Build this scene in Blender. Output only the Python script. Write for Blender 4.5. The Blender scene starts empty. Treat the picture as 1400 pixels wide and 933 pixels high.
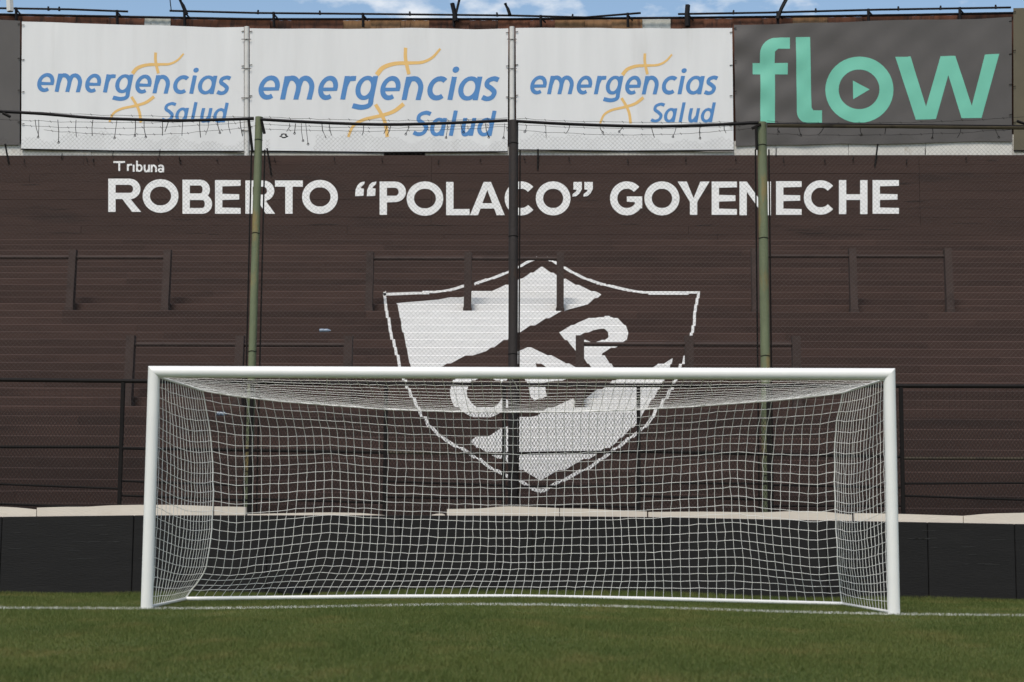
import bpy, math, random
import numpy as np
from mathutils import Vector, Matrix
random.seed(7); rng = np.random.default_rng(7)
scn = bpy.context.scene
COL = scn.collection

# ------------------------------------------------------------------ camera
F, PIT, YAW, ROL = 2300.0, .1149, .0291, .0061          # focal length in photo pixels, angles in radians
CAM = np.array([.417, -16.94, .765])
FW = np.array([-math.sin(YAW)*math.cos(PIT), math.cos(YAW)*math.cos(PIT), math.sin(PIT)])
_r = np.array([math.cos(YAW), math.sin(YAW), 0]); _u = np.cross(_r, FW)
RT = math.cos(ROL)*_r + math.sin(ROL)*_u
UP = -math.sin(ROL)*_r + math.cos(ROL)*_u
cd = bpy.data.cameras.new('camera'); cam = bpy.data.objects.new('camera', cd); COL.objects.link(cam)
cam.matrix_world = Matrix(((RT[0], UP[0], -FW[0], CAM[0]), (RT[1], UP[1], -FW[1], CAM[1]), (RT[2], UP[2], -FW[2], CAM[2]), (0, 0, 0, 1)))
cd.sensor_width = 36; cd.lens = F/1400*36; cd.clip_end = 3000; cd.clip_start = .1
cd.dof.use_dof = True; cd.dof.focus_distance = 26; cd.dof.aperture_fstop = 3.5
scn.camera = cam

# ------------------------------------------------------------------ sky and sun (thin cloud over the sun, blue sky with cumulus)
SUN_EL, SUN_AZ = math.radians(56), math.radians(200)      # azimuth clockwise from +Y
w = bpy.data.worlds.new('World'); scn.world = w; w.use_nodes = True
nt = w.node_tree; nt.nodes.clear()
def N(nt, t, **k):
    n = nt.nodes.new(t)
    for a, b in k.items(): setattr(n, a, b)
    return n
out = N(nt, 'ShaderNodeOutputWorld'); bg = N(nt, 'ShaderNodeBackground'); sky = N(nt, 'ShaderNodeTexSky', sky_type='NISHITA', sun_disc=False)
sky.sun_elevation = SUN_EL; sky.sun_rotation = SUN_AZ; sky.air_density = 1.25; sky.dust_density = .3; sky.ozone_density = 1.2
tc = N(nt, 'ShaderNodeTexCoord'); mp = N(nt, 'ShaderNodeMapping'); mp.inputs['Scale'].default_value = (1, 1, 2.2); mp.inputs['Location'].default_value = (.62, .1, .3)
nz = N(nt, 'ShaderNodeTexNoise'); nz.inputs['Scale'].default_value = 7.0; nz.inputs['Detail'].default_value = 9; nz.inputs['Roughness'].default_value = .58
cr = N(nt, 'ShaderNodeValToRGB'); cr.color_ramp.elements[0].position = .51; cr.color_ramp.elements[1].position = .64
mx = N(nt, 'ShaderNodeMix', data_type='RGBA'); mx.inputs['B'].default_value = (8.6, 8.35, 8.0, 1)
L = nt.links.new
L(tc.outputs['Generated'], mp.inputs['Vector']); L(mp.outputs[0], nz.inputs['Vector']); L(nz.outputs['Fac'], cr.inputs['Fac'])
L(cr.outputs['Color'], mx.inputs['Factor']); L(sky.outputs[0], mx.inputs['A']); L(mx.outputs['Result'], bg.inputs['Color']); L(bg.outputs[0], out.inputs[0])
bg.inputs['Strength'].default_value = .058
sd = bpy.data.lights.new('sun', 'SUN'); sd.energy = 1.5; sd.angle = math.radians(24); sd.color = (1, .915, .80)
sun = bpy.data.objects.new('sun', sd); COL.objects.link(sun)
sdir = Vector((math.sin(SUN_AZ)*math.cos(SUN_EL), math.cos(SUN_AZ)*math.cos(SUN_EL), math.sin(SUN_EL)))
sun.rotation_euler = sdir.to_track_quat('Z', 'Y').to_euler(); sun.location = (0, -30, 40)
vs = scn.view_settings; vs.view_transform = 'Standard'; vs.look = 'None'; vs.gamma = 1; vs.exposure = 1.24

# ------------------------------------------------------------------ helpers
def on_y(x, y, Y):
    """photo pixel -> world point on the upright plane at depth Y"""
    v = FW + RT*((x-700)/F) + UP*((466.5-y)/F)
    return CAM + v*((Y-CAM[1])/v[1])
class MB:
    def __init__(s): s.v = []; s.f = []
    def add(s, vs, fs):
        o = len(s.v); s.v += [tuple(map(float, p)) for p in vs]; s.f += [tuple(i+o for i in f) for f in fs]
    def box(s, a, b):
        x0, y0, z0 = a; x1, y1, z1 = b
        s.add([(x0,y0,z0),(x1,y0,z0),(x1,y1,z0),(x0,y1,z0),(x0,y0,z1),(x1,y0,z1),(x1,y1,z1),(x0,y1,z1)],
              [(0,3,2,1),(4,5,6,7),(0,1,5,4),(1,2,6,5),(2,3,7,6),(3,0,4,7)])
    def cbox(s, a, b, c=.01):
        """box with chamfered edges along its long axis (x) or upright"""
        x0, y0, z0 = a; x1, y1, z1 = b
        if x1-x0 >= z1-z0:
            pr = [(y0,z0+c),(y0+c,z0),(y1-c,z0),(y1,z0+c),(y1,z1-c),(y1-c,z1),(y0+c,z1),(y0,z1-c)]
            A = [(x0,p,q) for p,q in pr]; B = [(x1,p,q) for p,q in pr]
        else:
            pr = [(x0,y0+c),(x0+c,y0),(x1-c,y0),(x1,y0+c),(x1,y1-c),(x1-c,y1),(x0+c,y1),(x0,y1-c)]
            A = [(p,q,z0) for p,q in pr]; B = [(p,q,z1) for p,q in pr]
        n = 8
        s.add(A+B, [(i,(i+1)%n,n+(i+1)%n,n+i) for i in range(n)]+[tuple(range(n))[::-1], tuple(range(n,2*n))])
    def tube(s, pts, r, n=6, cap=True):
        P = [np.array(p, float) for p in pts]; m = len(P); rings = []
        rr = r if hasattr(r, '__len__') else [r]*m
        for i in range(m):
            t = P[min(i+1,m-1)]-P[max(i-1,0)]; t /= (np.linalg.norm(t)+1e-9)
            a = np.cross(t, (0,0,1) if abs(t[2]) < .9 else (0,1,0)); a /= np.linalg.norm(a); b = np.cross(t, a)
            rings += [P[i]+rr[i]*(math.cos(k)*a+math.sin(k)*b) for k in (2*math.pi*j/n for j in range(n))]
        fs = [(i*n+j, i*n+(j+1)%n, (i+1)*n+(j+1)%n, (i+1)*n+j) for i in range(m-1) for j in range(n)]
        if cap: fs += [tuple(range(n))[::-1], tuple(range((m-1)*n, m*n))]
        s.add(rings, fs)
    def prism(s, poly, Y, d):
        """outline (x,z) at depth Y thickened by d away from the camera"""
        n = len(poly)
        s.add([(x,Y,z) for x,z in poly]+[(x,Y+d,z) for x,z in poly],
              [tuple(range(n)), tuple(range(n,2*n))[::-1]]+[(i,n+i,n+(i+1)%n,(i+1)%n) for i in range(n)])
    def build(s, name, mat, parent=None, smooth=False, fix=True):
        me = bpy.data.meshes.new(name); me.from_pydata(s.v, [], s.f); me.materials.append(mat)
        if fix:
            import bmesh
            bm = bmesh.new(); bm.from_mesh(me); bmesh.ops.recalc_face_normals(bm, faces=bm.faces); bm.to_mesh(me); bm.free()
        if smooth:
            me.polygons.foreach_set('use_smooth', [True]*len(me.polygons))
            try: me.set_sharp_from_angle(angle=math.radians(40))
            except Exception: pass
        o = bpy.data.objects.new(name, me); COL.objects.link(o)
        if parent:
            o.parent = parent; o.matrix_parent_inverse = Matrix.Translation(-parent.location)
        return o
def thing(name, loc, label, cat, group=None):
    o = bpy.data.objects.new(name, None); COL.objects.link(o); o.location = loc; o.empty_display_size = .2
    return tag(o, label, cat, group)
def tag(o, label, cat=None, group=None, kind=None):
    o['label'] = label
    if cat: o['category'] = cat
    if group: o['group'] = group
    if kind: o['kind'] = kind
    return o
def srgb(r, g, b):
    f = lambda c: (c/255/12.92 if c/255 <= .04045 else ((c/255+.055)/1.055)**2.4)
    return (f(r), f(g), f(b), 1)
def mat(name, col, rough=.7, var=.15, scale=3.0, stretch=(1,1,1), col2=None, patch=.5, bump=.0, bscale=40, rnd=0.0, metal=0, spec=.4, patch_scale=None, edge=.12):
    """painted / weathered surface: base colour, noise variation, patches of a second colour, fine bump"""
    m = bpy.data.materials.new(name); m.use_nodes = True; nt = m.node_tree; L = nt.links.new
    p = nt.nodes['Principled BSDF']; p.inputs['Roughness'].default_value = rough; p.inputs['Metallic'].default_value = metal
    p.inputs['Specular IOR Level'].default_value = spec
    g = N(nt, 'ShaderNodeNewGeometry'); mp = N(nt, 'ShaderNodeMapping'); mp.inputs['Scale'].default_value = stretch; L(g.outputs['Position'], mp.inputs['Vector'])
    n1 = N(nt, 'ShaderNodeTexNoise'); n1.inputs['Scale'].default_value = scale; n1.inputs['Detail'].default_value = 6; L(mp.outputs[0], n1.inputs['Vector'])
    mr = N(nt, 'ShaderNodeMapRange'); mr.inputs['To Min'].default_value = 1-var*2; mr.inputs['To Max'].default_value = 1+var*2; L(n1.outputs['Fac'], mr.inputs['Value'])
    val = mr.outputs[0]
    if rnd:
        oi = N(nt, 'ShaderNodeObjectInfo'); m2 = N(nt, 'ShaderNodeMapRange'); m2.inputs['To Min'].default_value = 1-rnd; m2.inputs['To Max'].default_value = 1+rnd
        L(oi.outputs['Random'], m2.inputs['Value']); mu = N(nt, 'ShaderNodeMath', operation='MULTIPLY'); L(val, mu.inputs[0]); L(m2.outputs[0], mu.inputs[1]); val = mu.outputs[0]
    base = None
    if col2:
        n2 = N(nt, 'ShaderNodeTexNoise'); n2.inputs['Scale'].default_value = patch_scale or scale*.7; n2.inputs['Detail'].default_value = 8; n2.inputs['Roughness'].default_value = .65; L(mp.outputs[0], n2.inputs['Vector'])
        r2 = N(nt, 'ShaderNodeValToRGB'); r2.color_ramp.elements[0].position = patch; r2.color_ramp.elements[1].position = min(1, patch+edge); L(n2.outputs['Fac'], r2.inputs['Fac'])
        mc = N(nt, 'ShaderNodeMix', data_type='RGBA'); mc.inputs['A'].default_value = col; mc.inputs['B'].default_value = col2; L(r2.outputs['Color'], mc.inputs['Factor']); base = mc.outputs['Result']
    mm = N(nt, 'ShaderNodeMix', data_type='RGBA', blend_type='MULTIPLY'); mm.inputs['Factor'].default_value = 1
    if base: L(base, mm.inputs['A'])
    else: mm.inputs['A'].default_value = col
    L(val, mm.inputs['B']); L(mm.outputs['Result'], p.inputs['Base Color'])
    if bump:
        nb = N(nt, 'ShaderNodeTexNoise'); nb.inputs['Scale'].default_value = bscale; nb.inputs['Detail'].default_value = 5; L(mp.outputs[0], nb.inputs['Vector'])
        b = N(nt, 'ShaderNodeBump'); b.inputs['Strength'].default_value = bump; b.inputs['Distance'].default_value = .02; L(nb.outputs['Fac'], b.inputs['Height']); L(b.outputs[0], p.inputs['Normal'])
    return m

# ---- flat paint and print: outlines filled by scan lines, so overlapping strokes never double up
def spans_of(poly, y):
    xs = []; n = len(poly)
    for i in range(n):
        (x0, y0), (x1, y1) = poly[i], poly[(i+1) % n]
        if (y0 <= y) != (y1 <= y): xs.append(x0+(y-y0)*(x1-x0)/(y1-y0))
    xs.sort(); return list(zip(xs[::2], xs[1::2]))
def combine(shapes, y):
    cur = []
    for op, poly in shapes:
        sp = spans_of(poly, y)
        if op > 0:
            allv = sorted(cur+sp); cur = []
            for a, b in allv:
                if cur and a <= cur[-1][1]+1e-9: cur[-1] = (cur[-1][0], max(cur[-1][1], b))
                else: cur.append((a, b))
        else:
            for a, b in sp:
                nc = []
                for c, d in cur:
                    if b <= c or a >= d: nc.append((c, d)); continue
                    if a > c: nc.append((c, a))
                    if b < d: nc.append((b, d))
                cur = nc
    return [(a, b) for a, b in cur if b-a > 1e-6]
def fill(shapes, y0, y1, nb, put, k=1.0):
    """put((x,y)...) receives quads; k<1 squeezes the outline's slope inside the band (stepped edges)"""
    mid = (y0+y1)/2
    for i in range(nb):
        a = y0+(y1-y0)*i/nb; b = y0+(y1-y0)*(i+1)/nb; e = (b-a)*.02
        q = lambda y: mid+(y-mid)*k
        sa, sb = combine(shapes, q(a+e)), combine(shapes, q(b-e))
        ok = len(sa) == len(sb) and all(p[0] < r[1] and r[0] < p[1] for p, r in zip(sa, sb))
        if not ok: sa = sb = combine(shapes, q((a+b)/2))
        for (p0, p1), (r0, r1) in zip(sa, sb): put(((p0, a), (p1, a), (r1, b), (r0, b)))
def stroke(pts, w0, w1=None):
    P = [np.array(p, float) for p in pts]; n = len(P); lft = []; rgt = []
    w1 = w0 if w1 is None else w1
    for i in range(n):
        d = (P[i]-P[max(i-1,0)]); e = (P[min(i+1,n-1)]-P[i])
        d = d/np.linalg.norm(d) if np.linalg.norm(d) > 0 else None; e = e/np.linalg.norm(e) if np.linalg.norm(e) > 0 else None
        if d is None: d = e
        if e is None: e = d
        t = d+e; t /= np.linalg.norm(t); nrm = np.array((-t[1], t[0])); c = max(.4, float(np.dot(t, d))); hw = (w0+(w1-w0)*i/(n-1))/2/c
        lft.append(tuple(P[i]+nrm*hw)); rgt.append(tuple(P[i]-nrm*hw))
    return lft+rgt[::-1]
def spline(pts, k=8):
    P = [np.array(p, float) for p in pts]; P = [2*P[0]-P[1]]+P+[2*P[-1]-P[-2]]; o = []
    for i in range(1, len(P)-2):
        a, b, c, d = P[i-1:i+3]
        for j in range(k):
            t = j/k; o.append(tuple(.5*((2*b)+(c-a)*t+(2*a-5*b+4*c-d)*t*t+(3*b-a-3*c+d)*t**3)))
    o.append(tuple(P[-2])); return o
def ell(cx, cy, rx, ry, a0=0, a1=360, n=40):
    return [(cx+rx*math.cos(math.radians(a0+(a1-a0)*i/n)), cy-ry*math.sin(math.radians(a0+(a1-a0)*i/n))) for i in range(n+(a1-a0 != 360))]
def arcband(cx, cy, rx, ry, w, a0, a1): return ell(cx, cy, rx, ry, a0, a1)+ell(cx, cy, rx-w, ry-w, a0, a1)[::-1]
def rect(x0, y0, x1, y1): return [(x0,y0),(x1,y0),(x1,y1),(x0,y1)]
def capital(ch, x0, x1, y0, y1, s):
    """capital letter filling the box x0..x1, y0 (top)..y1, stroke s: list of (+1/-1, outline)"""
    h = y1-y0; W = x1-x0; cx, cy = (x0+x1)/2, (y0+y1)/2
    if ch == 'O': return [(1, ell(cx, cy, W/2, h/2+.8)), (-1, ell(cx, cy, W/2-s, h/2+.8-s))]
    if ch == 'C': return [(1, arcband(cx+2, cy, W/2+2, h/2+.8, s, 42, 318))]
    if ch == 'G': return [(1, arcband(cx+1, cy, W/2+1, h/2+.8, s, 42, 330)), (1, rect(cx+1, cy-3, x1, cy+5)), (1, rect(x1-s, cy-3, x1, cy+h*.3))]
    if ch == 'E': return [(1, rect(x0,y0,x0+s,y1)), (1, rect(x0,y0,x1,y0+s*.82)), (1, rect(x0,cy-s*.41,x1-2,cy+s*.41)), (1, rect(x0,y1-s*.82,x1,y1))]
    if ch == 'L': return [(1, rect(x0,y0,x0+s,y1)), (1, rect(x0,y1-s*.85,x1,y1))]
    if ch == 'T': return [(1, rect(x0,y0,x1,y0+s*.85)), (1, rect(cx-s/2,y0,cx+s/2,y1))]
    if ch == 'H': return [(1, rect(x0,y0,x0+s,y1)), (1, rect(x1-s,y0,x1,y1)), (1, rect(x0,cy-s*.42,x1,cy+s*.42))]
    if ch == 'N': return [(1, rect(x0,y0,x0+s,y1)), (1, rect(x1-s,y0,x1,y1)), (1, [(x0,y0),(x0+s,y0),(x1,y1),(x1-s,y1)])]
    if ch == 'Y': return [(1, [(x0,y0),(x0+s*1.25,y0),(cx,cy),(x1-s*1.25,y0),(x1,y0),(cx+s/2,cy+5),(cx+s/2,y1),(cx-s/2,y1),(cx-s/2,cy+5)])]
    if ch == 'A': return [(1, [(x0,y1),(cx-s*.5,y0),(cx+s*.5,y0),(x1,y1),(x1-s*1.1,y1),(cx,y0+s*1.1),(x0+s*1.1,y1)]), (1, rect(x0+W*.2,y1-h*.36,x1-W*.2,y1-h*.2))]
    if ch in 'PR':
        hb = h*.62; r = hb/2; o = [(1, rect(x0,y0,x0+s,y1)), (1, rect(x0,y0,x1-r-1,y0+hb)), (1, ell(x1-r-1, y0+r, r+1, r, -90, 90)),
             (-1, rect(x0+s,y0+s*.85,x1-r-1,y0+hb-s*.85)), (-1, ell(x1-r-1, y0+r, r+1-s, r-s*.85, -90, 90))]
        if ch == 'R': o.append((1, [(cx-4,y0+hb-2),(cx+7,y0+hb-2),(x1+1,y1),(x1-s*1.15,y1)]))
        return o
    if ch == 'B':
        o = [(1, rect(x0,y0,x0+s,y1))]
        for a, b, xr in ((y0, cy+s*.35, x1-3), (cy-s*.35, y1, x1)):
            r = (b-a)/2; o += [(1, rect(x0,a,xr-r,b)), (1, ell(xr-r,(a+b)/2,r,r,-90,90))]
        for a, b, xr in ((y0, cy+s*.35, x1-3), (cy-s*.35, y1, x1)):
            r = (b-a)/2; q = s*.8; o += [(-1, rect(x0+s,a+q,xr-r,b-q)), (-1, ell(xr-r,(a+b)/2,r-s,r-q,-90,90))]
        return o
def lower(ch, x, wd, yb, xh, s, sh=.2, asc=1.5):
    """lower-case (or S) letter, left x, width wd, baseline yb, x-height xh, stroke s, slant sh"""
    o = []; add = lambda p, op=1: o.append((op, p))
    T, B = 0.0, xh                                        # y down from the x-height line; slanted at the end
    if ch in 'adgqec': x -= xh*.09; wd += xh*.11
    cx = x+wd/2; cy = xh/2
    if ch in 'adgq':
        add(ell(x+wd*.5, cy, wd*.5, xh*.52)); add(ell(x+wd*.5, cy, wd*.5-s, xh*.52-s*.85), -1)
        top = {'a': 0, 'd': -(asc-1)*xh, 'g': 0}[ch]
        if ch == 'g': add(stroke(spline([(x+wd-s/2,0),(x+wd-s/2,xh*.9),(x+wd*.86,xh*1.22),(x+wd*.5,xh*1.33),(x+wd*.02,xh*1.26)]), s))
        else: add(rect(x+wd-s, top, x+wd, B))
    elif ch == 'e':
        add(arcband(cx, cy, wd/2, xh*.52, s*.95, 0, 305)); add(rect(x+s*.5, cy-s*.1, x+wd-.2, cy+s*.62))
    elif ch == 'c': add(arcband(cx+wd*.06, cy, wd*.55, xh*.52, s, 50, 310))
    elif ch == 'i':
        add(rect(x, T, x+s, B)); add(ell(x+s/2, -xh*.3, s*.66, s*.62))
    elif ch == 'l': add(rect(x, -(asc-1)*xh, x+s, B))
    elif ch in 'nmr':
        add(rect(x, T, x+s, B))
        if ch == 'r': add(stroke(spline([(x+s*.5, xh*.45),(x+wd*.45, xh*.13),(x+wd, xh*.1)]), s*.95))
        else:
            k = 1 if ch == 'n' else 2; c = (wd-s)/k
            for i in range(k):
                a = x+i*c
                add(stroke(spline([(a+s*.5, xh*.5),(a+c*.35, xh*.14),(a+c*.8, xh*.12),(a+c+s*.5, xh*.42),(a+c+s*.5, B)]), s))
    elif ch == 'u':
        add(rect(x+wd-s, T, x+wd, B)); add(stroke(spline([(x+s*.5, T),(x+s*.5, xh*.6),(x+wd*.3, xh*.9),(x+wd*.6, xh*.86),(x+wd-s*.5, xh*.55)]), s))
    elif ch == 'b':
        add(ell(x+wd*.5, cy, wd*.5, xh*.52)); add(ell(x+wd*.5, cy, wd*.5-s, xh*.52-s*.85), -1); add(rect(x, -(asc-1)*xh, x+s, B))
    elif ch in 'sS':
        t = 0 if ch == 's' else -.4*xh; H = B-t; f = lambda a, b: (x+wd*a, t+H*b)
        add(stroke(spline([f(.95,.13),f(.6,.075),f(.22,.17),f(.2,.36),f(.55,.5),f(.82,.66),f(.72,.87),f(.38,.94),f(.02,.87)]), s*.95))
    elif ch == 'T':
        add(rect(x, -.42*xh, x+wd, -.42*xh+s)); add(rect(cx-s/2, -.42*xh, cx+s/2, B))
    return [(op, [(px+(xh-py)*sh, py+yb-xh) for px, py in p]) for op, p in o]
def print_on(mb, shapes, put3, step=.6, cut=None):
    """fill in photo-pixel space and lift every corner to the surface with put3(x, y)"""
    ys = [p[1] for _, q in shapes for p in q]; y0, y1 = min(ys), max(ys)
    nb = max(2, int((y1-y0)/step))
    def quad(q):
        (a, ya), (b, _), (c, yb), (d, _) = q; n = max(1, int((b-a)/cut)) if cut else 1
        for i in range(n):
            t, u = i/n, (i+1)/n
            mb.add([put3(a+(b-a)*t, ya), put3(a+(b-a)*u, ya), put3(d+(c-d)*u, yb), put3(d+(c-d)*t, yb)], [(0,1,2,3)])
    fill(shapes, y0, y1, nb, quad)

# ------------------------------------------------------------------ materials
BROWN = (.0435, .0245, .0197, 1)
M = {}
M['step'] = mat('brown_step_paint', BROWN, .75, .16, 2.2, (.35,1,2), (.027,.0155,.013,1), .55, .25, 30, .19, edge=.2, spec=.22)
M['plank'] = mat('brown_plank_paint', (.044,.025,.0203,1), .75, .14, 1.5, (.4,1,3), (.028,.017,.0145,1), .58, .35, 26, .06, edge=.15, spec=.22)
M['barrier'] = mat('brown_barrier_paint', (.045,.030,.026,1), .75, .15, 5, col2=(.032,.021,.018,1), patch=.55, bump=.2, rnd=.08, spec=.22)
M['mural'] = mat('white_wall_paint', (.78,.775,.77,1), .7, .05, 5, (1,1,3), (.6,.6,.61,1), .6, .15, 30)
M['grass_ground'] = None
M['goal'] = mat('white_goal_enamel', (.69,.69,.67,1), .42, .03, 4, col2=(.58,.57,.54,1), patch=.66, edge=.2, spec=.5)
M['net'] = mat('white_net_cord', (.74,.725,.70,1), .85, .08, 6)
M['pad'] = mat('black_wall_cladding', (.0105,.010,.0102,1), .7, .12, 2.2, (.6,1,4), (.014,.0135,.0135,1), .6, .2, 22, .1, spec=.2)
M['scuff'] = mat('pale_scuff_marks', (.024,.0235,.0235,1), .7, .2, 6)
M['board'] = mat('cream_foam_board', (.60,.535,.465,1), .8, .05, 3, (1,1,4), (.50,.43,.36,1), .62, .15, 24, .06)
M['dark_metal'] = mat('dark_fence_steel', (.0075,.0062,.006,1), .7, .2, 6, col2=(.014,.009,.007,1), patch=.6, rnd=.1, spec=.15)
M['mesh_dark'] = mat('dark_fence_wire', (.012,.0105,.010,1), .7, .1, 8, spec=.2)
M['wire'] = mat('galvanised_wire', (.075,.066,.06,1), .6, .15, 8)
M['post_green'] = mat('weathered_green_post', (.125,.145,.082,1), .7, .2, 3, (2,2,.7), (.19,.145,.06,1), .52, .3, 40, patch_scale=2.2)
M['post_brown'] = mat('rusty_brown_post', (.022,.016,.015,1), .65, .2, 4, (2,2,.7), (.04,.022,.015,1), .56, .3, 40)
M['black_rail'] = mat('black_pipe', (.0055,.0045,.006,1), .65, .2, 5, spec=.2)
M['rust_rail'] = mat('rusty_olive_pipe', (.055,.042,.025,1), .7, .2, 5, col2=(.02,.014,.01,1), patch=.55)
M['banner_white'] = mat('white_vinyl', (.64,.64,.645,1), .5, .05, 1.2, (2.5,1,.3), (.55,.545,.54,1), .58, .2, 3, edge=.25)
M['banner_dark'] = mat('charcoal_vinyl', (.074,.067,.064,1), .55, .1, 1.5, (1,1,.7), bump=.2, bscale=3)
M['banner_olive'] = mat('olive_vinyl', (.095,.08,.05,1), .6, .08, 2)
M['blue'] = mat('blue_print', (.065,.205,.46,1), .5, .05, 2)
M['orange'] = mat('ochre_print', (.70,.44,.15,1), .5, .05, 2)
M['teal'] = mat('mint_print', (.145,.46,.345,1), .5, .05, 2)
M['pale_wall'] = mat('pale_parapet', (.56,.545,.51,1), .75, .08, 4, (1,1,.6), (.36,.31,.25,1), .62, .1, 20, .06)
M['rust1'] = mat('rusty_sheet', (.115,.045,.026,1), .8, .25, 4, (3,1,.6), (.05,.024,.018,1), .5, .2, 20, .35, metal=.1)
M['rust2'] = mat('tan_rusty_sheet', (.27,.15,.075,1), .8, .2, 4, (3,1,.6), (.13,.06,.03,1), .55, .2, 20, .2)
M['zinc'] = mat('pale_zinc_sheet', (.46,.47,.45,1), .55, .15, 8, col2=(.2,.19,.17,1), patch=.6)
M['white_pipe'] = mat('white_pipe', (.56,.55,.53,1), .5, .08, 6)
M['dark_hole'] = mat('black_gap', (.008,.008,.008,1), .9, .1)
M['bag'] = mat('black_plastic_bag', (.003,.0035,.005,1), .8, .2, 6, bump=.5, bscale=9, spec=.15)
M['bottle'] = mat('pale_blue_plastic', (.22,.28,.36,1), .25, .1, 6)

# ------------------------------------------------------------------ ground
def crown(x):
    return .072*np.exp(-(np.asarray(x, float)/2.35)**2)
LINE_Y = 0.0
def grass_material(name, blades):
    m = bpy.data.materials.new(name); m.use_nodes = True; nt = m.node_tree; L = nt.links.new; p = nt.nodes['Principled BSDF']
    p.inputs['Roughness'].default_value = .65; p.inputs['Specular IOR Level'].default_value = .25
    g = N(nt, 'ShaderNodeNewGeometry'); pos = g.outputs['Position']
    def noise(sc, det=4, stretch=(1,1,1)):
        mp = N(nt, 'ShaderNodeMapping'); mp.inputs['Scale'].default_value = stretch; L(pos, mp.inputs['Vector'])
        n = N(nt, 'ShaderNodeTexNoise'); n.inputs['Scale'].default_value = sc; n.inputs['Detail'].default_value = det; L(mp.outputs[0], n.inputs['Vector']); return n.outputs['Fac']
    def ramp(v, a, b):
        r = N(nt, 'ShaderNodeMapRange'); r.inputs['From Min'].default_value = a; r.inputs['From Max'].default_value = b; L(v, r.inputs['Value']); return r.outputs[0]
    def mixc(f, A, B):
        x = N(nt, 'ShaderNodeMix', data_type='RGBA'); L(f, x.inputs['Factor'])
        for k, c in (('A', A), ('B', B)):
            if isinstance(c, tuple): x.inputs[k].default_value = c
            else: L(c, x.inputs[k])
        return x.outputs['Result']
    k = 1.0 if blades else .8
    c = mixc(ramp(noise(.9, 5, (1,.5,1)), .35, .65), (.066*k,.094*k,.019*k,1), (.112*k,.128*k,.030*k,1))
    c = mixc(ramp(noise(1.7, 7, (1,.6,1)), .52, .74), c, (.190*k,.158*k,.052*k,1))
    c = mixc(ramp(noise(22, 3), .35, .7), c, (.078*k,.108*k,.023*k,1))
    if blades:
        oi = N(nt, 'ShaderNodeAttribute', attribute_name='tint'); c = mixc(ramp(oi.outputs['Fac'], .86, 1.0), c, (.19,.18,.06,1))
    # lime line across the goal mouth, broken where it is worn
    sx = N(nt, 'ShaderNodeSeparateXYZ'); L(pos, sx.inputs[0])
    nl = noise(3, 4); off = N(nt, 'ShaderNodeMath', operation='MULTIPLY_ADD'); L(nl, off.inputs[0]); off.inputs[1].default_value = .05; L(sx.outputs['Y'], off.inputs[2])
    d = N(nt, 'ShaderNodeMath', operation='ABSOLUTE'); s2 = N(nt, 'ShaderNodeMath', operation='SUBTRACT'); L(off.outputs[0], s2.inputs[0]); s2.inputs[1].default_value = .025+LINE_Y; L(s2.outputs[0], d.inputs[0])
    inl = ramp(d.outputs[0], .075, .055); wear = ramp(noise(9, 5), .25, .42)
    ml = N(nt, 'ShaderNodeMath', operation='MULTIPLY'); L(inl, ml.inputs[0]); L(wear, ml.inputs[1])
    c = mixc(ml.outputs[0], c, (.74,.74,.70,1))
    L(c, p.inputs['Base Color'])
    if blades:
        tr = N(nt, 'ShaderNodeBsdfTranslucent'); L(c, tr.inputs['Color']); ms = N(nt, 'ShaderNodeMixShader'); ms.inputs[0].default_value = .25
        L(p.outputs[0], ms.inputs[1]); L(tr.outputs[0], ms.inputs[2]); L(ms.outputs[0], nt.nodes['Material Output'].inputs['Surface'])
    return m
M['grass_ground'] = grass_material('turf', False); M['blade'] = grass_material('grass_blades', True)
gx = np.r_[-900,-300,-100,-40,np.linspace(-20,20,81),40,100,300,900]; gy = np.r_[-900,-200,-60,np.linspace(-24,8,17),30,60,200,900]
mb = MB(); nx = len(gx)
mb.v = [(x, y, float(crown(x))) for y in gy for x in gx]
mb.f = [(j*nx+i, j*nx+i+1, (j+1)*nx+i+1, (j+1)*nx+i) for j in range(len(gy)-1) for i in range(nx-1)]
g = mb.build('pitch', M['grass_ground'], smooth=True); tag(g, 'mown green football pitch in front of the goal', kind='structure')

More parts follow.
